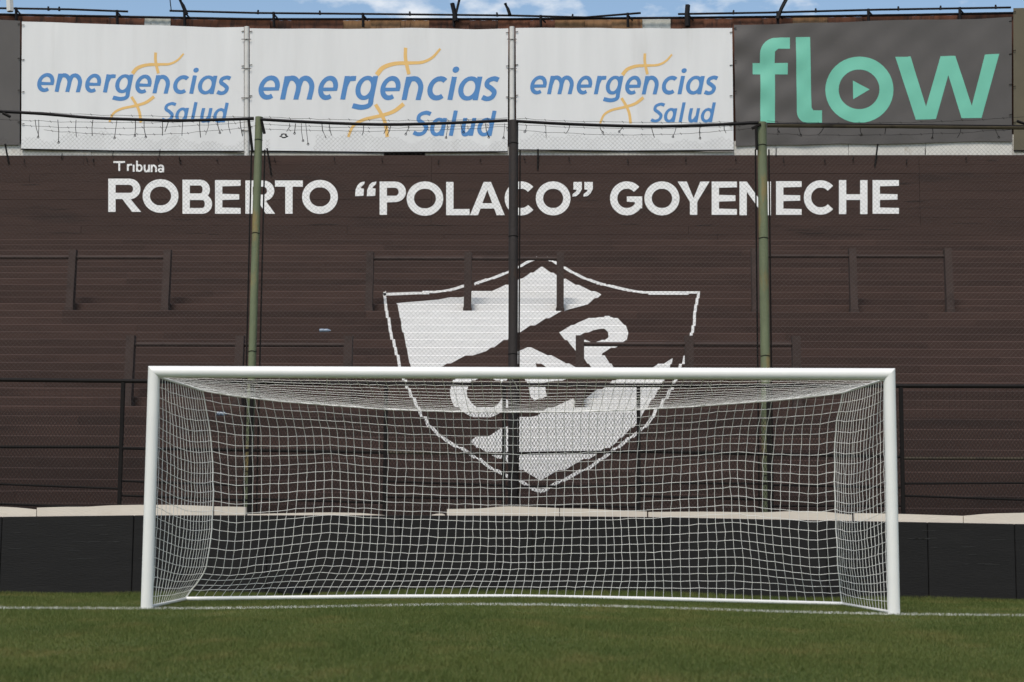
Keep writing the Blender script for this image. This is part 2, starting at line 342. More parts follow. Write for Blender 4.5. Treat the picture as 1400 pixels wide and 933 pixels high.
def make_grass():
    pts = []
    for d0 in np.arange(8.0, 21.2, .4):
        half = (d0+.4)*.325+1.5; dens = 11000 if d0 < 11 else 8200 if d0 < 15 else 5200
        n = int(dens*.4*2*half)
        x = rng.uniform(-half, half, n); y = rng.uniform(d0, d0+.4, n); pts.append(np.c_[x, y])
    p = np.concatenate(pts); yaw = YAW
    X = CAM[0]+p[:,0]*math.cos(yaw)-p[:,1]*math.sin(yaw); Y = CAM[1]+p[:,0]*math.sin(yaw)+p[:,1]*math.cos(yaw)
    k = Y < 4.12; X, Y = X[k], Y[k]; n = len(X)
    hgt = rng.uniform(.016, .034, n)*(1+.3*np.sin(X*2.1+1)*np.sin(Y*1.3)); near = (Y > 3.6); hgt[near] *= 1.8
    a = rng.uniform(0, 2*math.pi, n); lean = rng.uniform(.2, 1.0, n)*hgt; wd = rng.uniform(.0022, .0042, n)
    b = a+rng.uniform(.6, 2.5, n); Z = crown(X)-.002
    v = np.empty((n, 3, 3))
    v[:,0] = np.c_[X-np.cos(a)*wd/2, Y-np.sin(a)*wd/2, Z]; v[:,1] = np.c_[X+np.cos(a)*wd/2, Y+np.sin(a)*wd/2, Z]
    v[:,2] = np.c_[X+np.cos(b)*lean, Y+np.sin(b)*lean, Z+hgt]
    me = bpy.data.meshes.new('grass'); me.vertices.add(n*3); me.vertices.foreach_set('co', v.ravel())
    me.loops.add(n*3); me.loops.foreach_set('vertex_index', np.arange(n*3, dtype=np.int32)); me.polygons.add(n)
    me.polygons.foreach_set('loop_start', np.arange(0, n*3, 3, dtype=np.int32)); me.update(calc_edges=True)
    at = me.attributes.new('tint', 'FLOAT', 'POINT'); at.data.foreach_set('value', np.repeat(rng.uniform(0, 1, n), 3).astype(np.float32))
    me.materials.append(M['blade']); o = bpy.data.objects.new('grass', me); COL.objects.link(o)
    tag(o, 'short green turf blades covering the pitch', 'grass', kind='stuff')
make_grass()

# ------------------------------------------------------------------ terrace stand
RISE, GO, Z0, Y0, CH = .18, .3735, 7.12, 18.96, .016
NSTEP = 38; YW = Y0+GO
stand = thing('terrace_stand', (0, Y0/2+3, 0), 'brown painted stepped terrace with white shield mural and lettered back wall', 'stand')
XE = 17.0
for n in range(NSTEP):
    z = Z0-n*RISE; y = Y0-n*GO
    cuts = [-XE]; x = -XE+random.uniform(2, 5)
    while x < XE-2: cuts.append(x); x += random.uniform(4.6, 6.6)
    cuts.append(XE)
    zb = z-RISE-.06 if n < NSTEP-1 else 0
    for a, b in zip(cuts, cuts[1:]):
        dy, dz = random.uniform(-.003,.002), random.uniform(-.004,.003)
        pr = [(y+dy, zb), (y+dy, z+dz-CH), (y+dy+CH, z+dz), (y+GO+.03, z+dz), (y+GO+.03, zb)]
        m_ = MB(); q = .0015
        A = [(a+q,p,r) for p, r in pr]; B = [(b-q,p,r) for p, r in pr]
        m_.add(A+B, [(i,(i+1)%5,5+(i+1)%5,5+i) for i in range(5)]+[(4,3,2,1,0),(5,6,7,8,9)])
        m_.build('step', M['step'], stand)
# back wall of horizontal planks
ZT = on_y(700, 212.5, YW)[2]; rows = 10; ph = (ZT-Z0)/rows
for i in range(rows):
    cuts = [-XE]+sorted([on_y(590, 250, YW)[0], on_y(1257, 250, YW)[0]] if i > 1 else [random.uniform(-6, -2), random.uniform(3, 7)])+[XE]
    if i % 2: cuts.insert(1, random.uniform(-13, -7))
    for a, b in zip(cuts, cuts[1:]):
        m_ = MB(); dy = random.uniform(-.003, .003)
        m_.cbox((a+.003, YW+dy, Z0-.02+i*ph+.0006 if i else Z0-.1), (b-.003, YW+.07, Z0-.02+(i+1)*ph-.0006+(.02 if i == rows-1 else 0)), .0025)
        m_.build('plank', M['plank'], stand)
# solid back under the planks
mb = MB(); mb.box((-XE, YW+.08, 0), (XE, YW+.13, ZT-.03)); mb.build('back_wall', M['plank'], stand)

# shield mural on the risers
W = M['mural']; EPS = .0065
def sub(pts, w): return (1, stroke(spline(pts, 5), w))
outline = [[(524,403),(580,401),(612,397.5),(640,390)], [(648,388.5),(672,381),(697,371.5),(722,358.5),(735,353.5)],
           [(748,353.5),(770,366),(800,381.5),(835,392),(880,400.5),(917,401.5),(954,401)]]
SIDE = [[(525,402),(531,440),(538,470),(547,503),(557,532),(571,558),(587,582),(605,599),(622,609),(645,622),(672,641),(705,656),(724,666),(739,671.5),(754,665),(778,653),(802,641),(822,628),(845,612),(862,599),(880,585),(893,570),(905,552),(915,537),(923,521),(932,500),(940,478),(946,458),(950,430),(954.5,402)]]
up_l = SIDE[0][:7]; low_s = SIDE[0][6:22]; up_r = SIDE[0][21:]
field_up = [(543,414.5),(600,411),(634,406),(646,400),(671,398.5),(697,389.5),(720,378),(740,366),(766,380),(790,391),(823,403.5),(800,419),(775,424),(748,436),(708,456),(692,465),(665,481),(640,487),(618,496),(600,505),(563,506),(558,486),(553,462),(547,438)]
field_lo = [(643,604),(652,599),(668,596),(690,585),(712,571),(735,568),(752,558),(784,547),(787,551),(800,549),(801,544),(812,537),(830,528),(842,519),(858,513),(890,505),(919,491),(917,502),(908,520),(899,536),(886,556),(868,582),(855,594),(842,606),(815,622),(780,638),(758,648),(740,656),(722,648),(700,637),(684,627),(662,618),(652,612)]
P_l = [(1, [(763.5,455),(790,442),(812,434.5),(832,432.5),(845,436.5),(855,445),(859.5,456),(857,465),(848,471.5),(823,484),(841,507),(836,512),(812,509),(797,490),(787,480)]), (-1, [(790,461),(803,455),(814,451),(826,450),(831.5,454),(832,462),(823,466.5),(810,470),(798,466)])]
A_l = [(1, [(697,485),(712,480),(724,476),(745,484),(770,495),(793,506),(788,514),(762,522),(743,524),(748.5,541.5),(729,549.5),(722,530),(712,504)]), (-1, [(731,496),(740,499),(752,506),(736,509)])]
C_l = [(1, arcband(659, 537, 44, 33.5, 24, 35, 335)), (-1, ell(664, 537, 26, 21))]
groups = [([(1, stroke(spline(o, 5), 3.4)) for o in outline], .9), ([(1, stroke(spline(o, 5), 3.8)) for o in (up_l, up_r)], .5), ([(1, stroke(spline(low_s, 5), 4.0))], .85), ([(1, field_up)], .75), ([(1, field_lo)], .75), (P_l, .8), (A_l, .8), (C_l, .7)]
def on_riser(poly, y):
    return [(lambda q: (q[0], q[2]))(on_y(px, py, y)) for px, py in poly]
names = ['shield_outline', 'shield_outline', 'shield_outline', 'white_field', 'white_field', 'painted_letter', 'painted_letter', 'painted_letter']
for gi, (shp, k) in enumerate(groups):
    mb = MB(); base_sh = 0
    for n in range(NSTEP):
        z = Z0-n*RISE; y = Y0-n*GO
        jx = random.uniform(-.012, .012)
        S = [(op, [(a+jx, b) for a, b in on_riser(p, y)]) for op, p in shp]
        if not any(min(q[1] for q in p) < z and max(q[1] for q in p) > z-RISE for _, p in S): continue
        fill(S, z-RISE-.003, z-CH, 7, lambda q: mb.add([(a, y-EPS, c) for a, c in q], [(0,1,2,3)]), k)
        zz = z-CH; mid = (2*z-RISE-CH)/2
        Sx = [(op, [(a, mid+(b-mid)/k) for a, b in p]) for op, p in S]
        fill(Sx, zz, z+.002, 1, lambda q: mb.add([(a, y-EPS+(c-zz)*.3, c+.002) for a, c in q], [(0,1,2,3)]))
    mb.build(names[gi], W, stand, fix=False)
# lettering on the back wall
pw = lambda x, y: tuple(on_y(x, y, YW-.008))
for word in ([('R',148,192,244.5,290),('O',195,244,246,290.5),('B',249.5,290,246,292.5),('E',294,329,246.5,292.5),('R',335.5,375,247,292.5),('T',376,414,247,292.5),('O',413,462,247,292)],
             [('P',519,555,248.5,294),('O',556,606,249,294.5),('L',610,642,249,294.5),('A',642.5,690,249,294.5),('C',690,731,249,294),('O',732.5,780,249,294)],
             [('G',834,878,249,294),('O',881,929,249,294),('Y',926.5,970,248.5,294),('E',973,1007.5,248.5,294),('N',1011,1054,248.5,294.5),('E',1061,1096,248,294),('C',1099,1141,247.5,293),('H',1147,1186,246.5,293),('E',1193,1229,246.5,292.5)]):
    mb = MB()
    for ch, a, b, c, d in word: print_on(mb, capital(ch, a, b, c, d, 10.0), pw)
    mb.build('lettering', W, stand, fix=False)
mb = MB()
for x0 in (485, 501): print_on(mb, [(1, [(x0+13.5,248.5),(x0+13,252),(x0+8.5,256),(x0+8.5,258),(x0+12.5,258),(x0+12,268),(x0+.5,268.5),(x0+1,260),(x0+4,253),(x0+8,249.5)])], pw, .4)
for x0 in (783, 798): print_on(mb, [(1, [(x0+1,249),(x0+12.5,249),(x0+12.5,259),(x0+9,265),(x0+5,268.5),(x0-.5,269),(x0,265.5),(x0+4.5,262),(x0+5.5,259.5),(x0+1,259.5)])], pw, .4)
mb.build('quotation_mark', W, stand, fix=False)
mb = MB()
for ch, x, wd, yb, xh in (('T',155,16,234,9.5),('r',173.5,7,234,9.5),('i',181.5,3,235,9.5),('b',186,9,235,10),('u',196.5,8.5,235.5,10),('n',206,8.5,235.5,10),('a',216,8,236,10)):
    sh = [s for s in lower(ch, x, wd, yb, xh, 2.5, 0.0)]
    if ch == 'i': sh = sh[:1]
    if ch == 'a': sh = [(1, ell(x+3.6, yb-3, 3.9, 3.2)), (-1, ell(x+3.8, yb-3, 1.6, 1.1)), (1, stroke(spline([(x+.6, yb-8.2), (x+4, yb-9.6), (x+6.9, yb-7.4), (x+7, yb)]), 2.5))]
    print_on(mb, sh, pw, .35)
mb.build('small_lettering', W, stand, fix=False)
# rusty rods sticking out along the wall top
for (a, b, c, d) in ((7,197,12,224),(365,203,371,240),(735.5,204,735,232),(1200,197,1196,228),(85,210,84,217),(155,206,154,214),(219,204,218,213),(245,214,246,224),(1062,202,1061,213),(1265,203,1265,212)):
    mb = MB(); mb.tube([on_y(a, b, YW-.05), on_y(c, d, YW-.012)], .02 if abs(d-b) > 15 else .01, 5); mb.build('rod', M['dark_metal'], stand)

# cracks between and in the planks, old hooks under the wall top
for i in range(34):
    cx_, cy_ = random.uniform(20, 1380), random.choice([222,231,240,251,262,274,285,299,306,313,320])+random.uniform(-2, 2); ln = random.uniform(8, 55)
    pts = [(cx_+ln*t, cy_+random.uniform(-.5, .5)) for t in np.linspace(0, 1, 5)]
    mb = MB(); up = [on_y(a, b, YW-.006) for a, b in pts]; th = random.uniform(.004, .010)
    mb.add([tuple(p) for p in up]+[(p[0], p[1], p[2]-th*w_) for p, w_ in zip(up, (.3,1,.8,1,.2))], [(i_, i_+1, 6+i_, 5+i_) for i_ in range(4)]); mb.build('crack', M['dark_hole'], stand, fix=False)
for hx in (33,118,128,216,245,296,375,457,522,600,657,716,778,858,938,1006,1071,1128,1167,1240,1321):
    a = random.uniform(214, 219); mb = MB(); q = random.uniform(-1.5, 1.5)
    mb.tube([on_y(hx, a, YW-.01), on_y(hx+q, a+random.uniform(2, 5), YW-.05), on_y(hx+q+1.5, a+random.uniform(3, 8), YW-.03)], .009, 5); mb.build('hook', M['dark_metal'], stand)
# crush barriers on the terrace
def barrier(pts, nstep, ytop, yrail, label, ext=None):
    z = Z0-nstep*RISE; y = Y0-nstep*GO+.14
    xs = []
    for px in pts:
        top = on_y(px, ytop, y); xs.append((top[0], top[2]))
    h = sum(b for _, b in xs)/len(xs)-z
    root = thing('crush_barrier', (sum(a for a, _ in xs)/len(xs), y+.1, z), label, 'barrier', 'crush barriers on the terrace')
    for x, _ in xs:
        m_ = MB(); lean = .10; w2 = .068; d = .17
        A = [(x-w2,y,z-.002),(x+w2,y,z-.002),(x+w2,y+d,z-.002),(x-w2,y+d,z-.002)]; B = [(x-w2,y+lean,z+h),(x+w2,y+lean,z+h),(x+w2,y+lean+d*.8,z+h),(x-w2,y+lean+d*.8,z+h)]
        m_.add(A+B, [(0,1,5,4),(1,2,6,5),(2,3,7,6),(3,0,4,7),(4,5,6,7),(3,2,1,0)])
        m_.build('post', M['barrier'], root)
        m_ = MB(); m_.cbox((x-w2-.012, y-.012, z), (x+w2+.012, y+d, z+.09), .006); m_.build('foot', M['barrier'], root)
    zr = on_y(sum(pts)/len(pts), yrail, y+.1)[2]
    a = xs[0][0] if ext is None or ext[0] is None else ext[0]; b = xs[-1][0] if ext is None or ext[1] is None else ext[1]
    m_ = MB(); m_.tube([(a, y+.17, zr), (b, y+.17, zr)], .035, 8); m_.build('rail', M['barrier'], root, True)
barrier((-36,97,227), 12, 340, 351.5, 'leftmost crush barrier of the upper terrace row, brown posts and rail')
barrier((505,639.5,766), 12, 343, 353, 'upper crush barrier whose posts stand in front of the shield mural')
barrier((1033,1167,1298), 12, 338, 350, 'rightmost crush barrier of the upper terrace row, brown posts and rail')
barrier((176,326,475), 24, 458, 471, 'lower crush barrier left of the shield mural, above the goal crossbar')
barrier((793,943,1090), 24, 458, 470.5, 'lower crush barrier at the right of the shield, crossing its letter')

# ------------------------------------------------------------------ advertising hoarding behind the wall top
YB = YW+.2; YP = YW+.24; YS = YW+.5
hoard = thing('rusty_sheet_fence', (0, YS, ZT-.2), 'rusty sheet metal fence with dark pipe rail along the top of the stand', 'fence')
x = -60; k = 0
edges = [(-300,-240),(-240,-180),(-180,-120),(-120,-60),(-60,-20),(-20,28),(28,105),(105,145),(145,199),(199,232),(232,300),(300,368),(368,400),(400,468),(468,508),(508,546),(546,588),(588,640),(640,682),(682,722),(722,760),(760,798),(798,838),(838,877),(877,918),(918,960),(960,1003),(1003,1040),(1040,1085),(1085,1130),(1130,1180),(1180,1240),(1240,1310),(1310,1385),(1385,1460),(1460,1530),(1530,1600),(1600,1700)]
def ytop(x): return np.interp(x, (-60,0,190,350,700,870,1000,1200,1385,1460), (20,21,24.5,27.5,27.5,26,25,22.5,19,18))
for a, b in edges:
    p0, p1 = on_y(a, ytop(a), YS), on_y(b, ytop(b), YS); k += 1; dy = .03*(k % 2)+random.uniform(0, .008)
    zb = ZT-.3; m_ = MB(); nv = 7; xs = np.linspace(p0[0]-.02, p1[0]+.02, nv); zs = np.linspace(p0[2], p1[2], nv)
    fr = [(xx, YS+dy+(.012 if i % 2 else 0), zz) for i, (xx, zz) in enumerate(zip(xs, zs))]
    m_.add([(p[0],p[1],zb) for p in fr]+fr+[(p[0],p[1]+.01,zb) for p in fr]+[(p[0],p[1]+.01,p[2]) for p in fr],
           [(i,i+1,nv+i+1,nv+i) for i in range(nv-1)]+[(2*nv+i+1,2*nv+i,3*nv+i,3*nv+i+1) for i in range(nv-1)]+[(nv+i,nv+i+1,3*nv+i+1,3*nv+i) for i in range(nv-1)])
    mt = M['zinc'] if a in (199, 877) else M['rust2'] if a in (468,508,546,760,798,838,1085) else M['rust1']
    m_.build('sheet', mt, hoard)
for a, b in ((-300,350),(350,876),(876,1700)):
    mb = MB(); mb.tube([on_y(x, ytop(x)-1.0, YS-.06) for x in np.linspace(a, b, 10)], .028, 6); mb.build('capping', M['black_rail'], hoard, True)
for pts in ([(-300,8),(-60,10),(0,11.5),(95,13),(175,16)], [(232,15),(350,18),(520,19.5),(700,21.5),(800,24),(876,18)], [(927,19.5),(1050,17.5),(1200,13.5),(1382,10.5)]):
    mb = MB(); mb.tube([on_y(a, b, YS-.12) for a, b in pts], .024, 6); mb.build('top_rail', M['black_rail'], hoard, True)
def railY(x): return np.interp(x, (0,175,232,350,700,800,876,927,1050,1200,1382), (11.5,16,15,18,21.5,24,18,19.5,17.5,13.5,10.5))
for bx in (22,160,252,374,496,620,739,858,941,1063,1187,1312):
    mb = MB(); yr = railY(bx)
    mb.tube([on_y(bx, yr-1.5, YS-.12), on_y(bx+.5, 37, YS-.1)], .034, 5); mb.tube([on_y(bx, yr+1, YS-.13), on_y(bx+7, yr+9, YS-.06)], .02, 5); mb.build('bracket', M['black_rail'], hoard)
for kx in (66,81,353,437,560,679,783,1003,1115,1228,1286,1361):
    mb = MB(); yr = railY(kx); mb.tube([on_y(kx, yr-4, YS-.12), on_y(kx+random.uniform(-1,1.5), yr+1.5, YS-.12)], [.02,.03], 5); mb.build('stub', M['black_rail'], hoard)
for pts, r in (([(244,-4),(250,8),(255,20)], .045), ([(618,5),(621,18),(623,29)], .055), ([(629,-5),(625,12),(621,28)], .03), ([(690.5,5),(694,12),(697,20.5)], .04), ([(940,7),(939,20),(940,36)], .06), ([(1077,-5),(1068,12),(1063,26)], .045), ([(232,-4),(234,14)], .012), ([(13,-4),(14,16)], .08)):
    mb = MB(); mb.tube([on_y(a, b, YS-.16) for a, b in pts], r, 5); mb.build('stanchion', M['white_pipe'] if pts[0][0] == 13 else M['black_rail'], hoard)
# pale parapet strip under the banners, with one dark gap
for a, b, t in ((-300,-60,196),(-60,28,196),(28,125,198),(125,345,199),(345,525,201),(581,700,201),(700,860,200),(860,1003,200),(1003,1060,193),(1060,1160,190),(1160,1265,188),(1265,1384,186),(1384,1460,184),(1460,1700,184)):
    p0, p1 = on_y(a, t, YP), on_y(b, t, YP); m_ = MB(); m_.cbox((p0[0]+.004, YP+random.uniform(0,.01), ZT-.3), (p1[0]-.004, YP+.08, p0[2]), .006); m_.build('parapet_slab', M['pale_wall'], hoard)
mb = MB(); p0, p1 = on_y(524, 196, YP), on_y(582, 196, YP); mb.box((p0[0], YP+.1, ZT-.3), (p1[0], YP+.13, p0[2])); mb.build('dark_gap_board', M['dark_hole'], hoard)
# white pipes between the banners
for px, lab in ((337.5,'white pipe between the first and second white banners'), (700,'white pipe between the second and third white banners')):
    p0, p1 = on_y(px, 213.5, YB+.02), on_y(px, 37, YB+.02); root = thing('banner_pole', (p0[0], YB+.02, p0[2]), lab, 'pole', 'poles between banners')
    mb = MB(); mb.tube([p0, p1], .058, 10); mb.build('pole', M['white_pipe'], root, True)
    for yy in (55, 95, 135, 180):
        c = on_y(px, yy, YB+.02); mb = MB(); mb.tube([(c[0]-.11, YB-.045, c[2]), (c[0]+.11, YB-.045, c[2])], .008, 5); mb.build('tie', M['wire'], root)

def banner(name, tl, tr, bl, br, m, label, prints, wr=.012, seed=0, nx=70, nz=34):
    rs = random.Random(seed); A = [np.array(on_y(*p, YB)) for p in (bl, br, tr, tl)]
    w1 = [(rs.uniform(.8,3.5), rs.uniform(-2.5,2.5), rs.uniform(0,6.3), rs.uniform(.3,1)) for _ in range(7)]
    x0, x1 = A[0][0], A[1][0]
    def disp(x, z):
        d = sum(c*math.sin(a*x+b*z+p) for a, b, p, c in w1)/4
        if wr > .015:                                     # loosely hung banner: folds towards its left edge and top
            e = math.exp(-(x-x0)/1.8); d += .9*e*math.sin(7*(z+.35*x))+.3*math.exp(-(x-x0)/4)*math.sin(9*(z-.8*x))
        return wr*d
    root = thing(name, tuple((A[0]+A[1])/2), label, 'banner', 'advertising banners')
    mb = MB(); edge = [rs.uniform(-1, 1) for _ in range(9)]
    for back in (0, 1):
        for j in range(nz+1):
            for i in range(nx+1):
                u, v = i/nx, j/nz; P = (1-v)*((1-u)*A[0]+u*A[1])+v*((1-u)*A[3]+u*A[2])
                e = np.interp(u*8, range(9), edge)*.018; P = P+np.array((0, 0, e*(2*v-1)))
                mb.v.append((P[0], YB+disp(P[0], P[2])+back*.004, P[2]))
    o2 = (nx+1)*(nz+1)
    for j in range(nz):
        for i in range(nx):
            q = (j*(nx+1)+i, j*(nx+1)+i+1, (j+1)*(nx+1)+i+1, (j+1)*(nx+1)+i); mb.f.append(q); mb.f.append(tuple(a+o2 for a in q[::-1]))
    mb.build('sheet', m, root, True, False)
    def put(x, y):
        p = on_y(x, y, YB); return (p[0], YB+disp(p[0], p[2])-.0035, p[2])
    for nm, mt, shapes in prints:
        mb = MB()
        for s in shapes: print_on(mb, s, put, .5, 4)
        mb.build(nm, mt, root, True, False)
    if bl[1] > 204:
        mb = MB(); mb.tube([on_y(bl[0], bl[1]-.8, YB-.03), on_y((bl[0]+br[0])/2, (bl[1]+br[1])/2+.6, YB-.03), on_y(br[0], br[1]-.8, YB-.03)], .016, 6); mb.build('hem_pipe', M['dark_metal'], root, True)
    for px, py in ((tl[0]+1.5, tl[1]), (tr[0]-1.5, tr[1])):
        for t in (.03, .3, .55, .8):
            c = on_y(px, py+(bl[1]-tl[1])*t, YB-.02); mb = MB(); mb.tube([(c[0]-.03, c[1], c[2]), (c[0]+.03, c[1], c[2]+.01)], .008, 5); mb.build('tie', M['dark_metal'], root)
    return root
def health_print(x0, s, yb, sy, tilt):
    """word and logo laid out as on the middle banner, then scaled to each banner"""
    def T(sh): return [(op, [(x0+(x-353)*s, yb+(y-136)*sy+(x-353)*s*tilt) for x, y in p]) for op, p in sh]
    word = [T(lower(c, x, wd, 136, 32, 6.9, .2)) for c, x, wd in (('e',353.5,25),('m',383,43),('e',435,23),('r',465,16),('g',486,24),('e',520,23.5),('n',549,26),('c',584,23.5),('i',611.5,7),('a',626.5,26),('s',658,19))]
    sal = [T(lower(c, x, wd, 185, 24.5, 5.6, .2, 1.42)) for c, x, wd in (('S',564,20),('a',588,18),('l',613.5,6),('u',628.5,18),('d',652.5,19))]
    sw = [T([(1, stroke(spline([(515,102),(524,92),(540,86.5),(558,85.5),(577,84.5),(591,78),(602,66)]), 6.5, 3)), (1, stroke(spline([(554.5,64.5),(554.5,80),(559,101)]), 4.6, 5))]),
          T([(1, stroke(spline([(476,187),(483,172),(497,163.5),(520,158),(538,152),(552,141.5)]), 3.4, 5.5)), (1, stroke(spline([(513.5,142.5),(521,155),(527,169),(529.5,187)]), 4.8, 4.8))])]
    return [('blue_lettering', M['blue'], word), ('small_blue_lettering', M['blue'], sal), ('ochre_emblem', M['orange'], sw[:1]), ('ochre_emblem', M['orange'], sw[1:])]
banner('advertising_banner', (30,29.5), (333.5,38), (29,205), (333.5,208), M['banner_white'], 'leftmost of the three white banners with blue lettering and ochre curves', health_print(50.5, .805, 125.5, .785, .015), .012, 1)
banner('advertising_banner', (341.5,38.5), (695,40), (341.5,207.5), (694,208.5), M['banner_white'], 'middle of the three white banners, the one with the largest blue lettering', health_print(353, 1, 136, 1, .004), .012, 2)
banner('advertising_banner', (705,39), (1001,39.5), (706,206), (1003,206.5), M['banner_white'], 'white banner with blue lettering right beside the charcoal banner', health_print(724.5, .78, 129, .78, .001), .012, 3)
fl = []
fl.append([(1, [(1029,86.5),(1039,86.5)]+[(1039,74)]+ell(1062,74.5,23,23,178,92,10)+[(1080,51.5),(1080,67)]+[(1064,67),(1059.5,71),(1059,86.5),(1077,86.5),(1077,102),(1059.5,102),(1059.5,168),(1039.5,168),(1039.5,102),(1029,102)])])
fl.append([(1, [(1088,51),(1107.5,51),(1109.5,147),(1112,151),(1124,151),(1124,168)]+ell(1104,152.5,14.5,15.5,270,185,8)+[(1089.5,150)])])
fl.append([(1, ell(1175,123,46.5,45.5)), (-1, ell(1174.5,122.5,27.8,27.2))])
fl.append([(1, [(1166,110.5),(1189,122.7),(1166.5,136)])])
fl.append([(1, [(1224,78),(1245,77.7),(1266,146),(1286,77),(1306,76.3),(1328.5,145),(1346.5,74.8),(1366,74),(1342,161.5),(1314.5,162),(1296.5,103),(1279.5,163.3),(1252,164)])])
banner('advertising_banner', (1003.5,34), (1383,24.5), (1006,200), (1383.5,193), M['banner_dark'], 'charcoal banner with large mint green lettering and a play triangle', [('mint_lettering', M['teal'], fl)], .021, 4, 150, 80)
banner('advertising_banner', (-300,20), (27.5,28), (-300,194), (27,199), M['banner_dark'], 'plain charcoal banner at the left edge of the stand top', [], .01, 5, 20, 20)
banner('advertising_banner', (1385.5,10.5), (1690,7), (1386,207), (1690,204), M['banner_olive'], 'plain olive brown banner at the right edge of the stand top', [], .01, 6, 20, 20)

# ------------------------------------------------------------------ tall fence with chain link
YT = 4.78
def zig(mb, xa, xb, z0, z1f, pw, ph, r, y, flat=1.0, skip=None, drop=0.0):
    """vertical zigzag wires hooked into each other, triangular section"""
    nc = int(round((xb-xa)/pw)); pw = (xb-xa)/nc
    for i in range(nc):
        xl = xa+i*pw; zt = z1f(xl+pw/2); nz = int((zt-z0)/ph)
        if nz < 1: continue
        s = i % 2; o = len(mb.v); c = 0
        for j in range(nz+1):
            z = z0+j*ph
            if skip and skip(xl, z):
                o = len(mb.v); c = 0; continue
            xx = xl if (j+s) % 2 else xl+pw; wob = .003*math.sin(z*3.1+xl*2.3)
            xx += (.001 if (j+s) % 2 else -.001)+.006*math.sin(z*1.7+xl*.9)
            yy = y+wob
            mb.v += [(xx-r, yy, z), (xx+r, yy, z), (xx, yy-r*1.4*flat, z)]
            if c:
                k = o+(c-1)*3
                mb.f += [(k,k+1,k+4,k+3), (k+1,k+2,k+5,k+4), (k+2,k,k+3,k+5)]
            c += 1
tall = thing('tall_chain_link_fence', (0, YT, 0), 'tall chain link fence with weathered posts and sagging dark top pipes', 'fence')
posts = [(2, None), (351, 161), (700.5, 166), (1042.5, 168.5)]
P1 = on_y(351, 300, YT)[0]; P2 = on_y(701.5, 300, YT)[0]; P3 = on_y(1043, 300, YT)[0]
def post(xc, ytp, r, m, tilt=0.0):
    zt = on_y(700, ytp, YT)[2]; mb = MB(); zs = np.linspace(0, zt, 9)
    mb.tube([(xc+tilt*(1-t/zt), YT, t) for t in zs], r, 12); o = mb.build('post', m, tall, True)
    for t in (.25, .5, .75, .95):
        mb = MB(); mb.tube([(xc-r*1.08+.001, YT, zt*t), (xc+r*1.08, YT, zt*t)], .003, 4)
        ring = [(xc+tilt*(1-t)+1.04*r*math.cos(a), YT+1.04*r*math.sin(a), zt*t+.004*math.sin(3*a)) for a in np.linspace(0, 2*math.pi, 13)]
        mb = MB(); mb.tube(ring, .005, 4); mb.build('wire_tie', M['dark_metal'], o)
    return zt
zt1 = post(P1, 160, .052, M['post_green'], -.03); zt2 = post(P2, 165, .062, M['post_brown'], .02); zt3 = post(P3, 168, .062, M['post_green'], .02)
for xc in (P1-7.2, P1-3.75, P3+3.75, P3+7.2):
    post(xc, 160, .055, M['post_green'])
for xc, s in ((P1,-1),(P1,1),(P2,1),(P3,-1),(P3,1)):
    mb = MB(); mb.tube([(xc+s*.088, YT-.01, .3), (xc+s*.088, YT-.01, on_y(700, 205, YT)[2])], .011, 5); mb.build('tension_bar', M['dark_metal'], tall)
for a, b, c, d in ((340,165,345,208),(357.5,166,361.5,183),(1033.5,172,1034.5,205),(4,155,14,160),(1040,170,1028,176),(1390,166,1402,170)):
    mb = MB(); mb.tube([on_y(a, b, YT-.06), on_y(c, d, YT-.06)], .02, 5); mb.build('brace', M['dark_metal'], tall)
rails = [([(-420,145),(-160,144),(-60,149),(0,152.5),(60,156),(120,161),(180,163.5),(250,165),(347,162.5)], 'black_rail', .021), ([(356,163.5),(430,167.5),(520,170.5),(600,169),(694,165)], 'black_rail', .021),
         ([(706,166),(780,170),(880,173),(960,171.5),(1037,168)], 'black_rail', .021), ([(1049,171.5),(1200,172.5),(1400,174.5),(1560,175),(1820,176)], 'rust_rail', .030)]
for pts, m_, r in rails:
    mb = MB(); mb.tube([on_y(a, b, YT-.04) for a, b in spline(pts, 3)], r, 8); mb.build('top_pipe', M[m_], tall, True)
mb = MB(); mb.tube([on_y(a, b, YT-.06) for a, b in ((1049,169.5),(1200,170.5),(1400,172.5),(1560,173))], .012, 6); mb.build('top_cable', M['black_rail'], tall)
ztop = on_y(700, 188, YT)[2]
def topz(x): return ztop+.05*math.sin(x*1.9)+.03*math.sin(x*5.3+1)+.03*math.sin(x*13.1)
def torn(x, z):
    q = (x-P1); return 0.12 < q < .75 and z > ztop-.22-.25*math.sin(q*4.2)+.5*max(0, q-.45)
for a, b in ((P1-7.1, P1-3.85), (P1-3.75+.09, P1-.09), (P1+.09, P2-.07), (P2+.09, P3-.09), (P3+.09, P3+3.66), (P3+3.84, P3+7.1)):
    mb = MB(); zig(mb, a, b, .12, topz, 0.029, .029, .00135, YT-.02, skip=torn); o = mb.build('chain_link', M['wire'], tall, fix=False); o['kind'] = 'stuff'
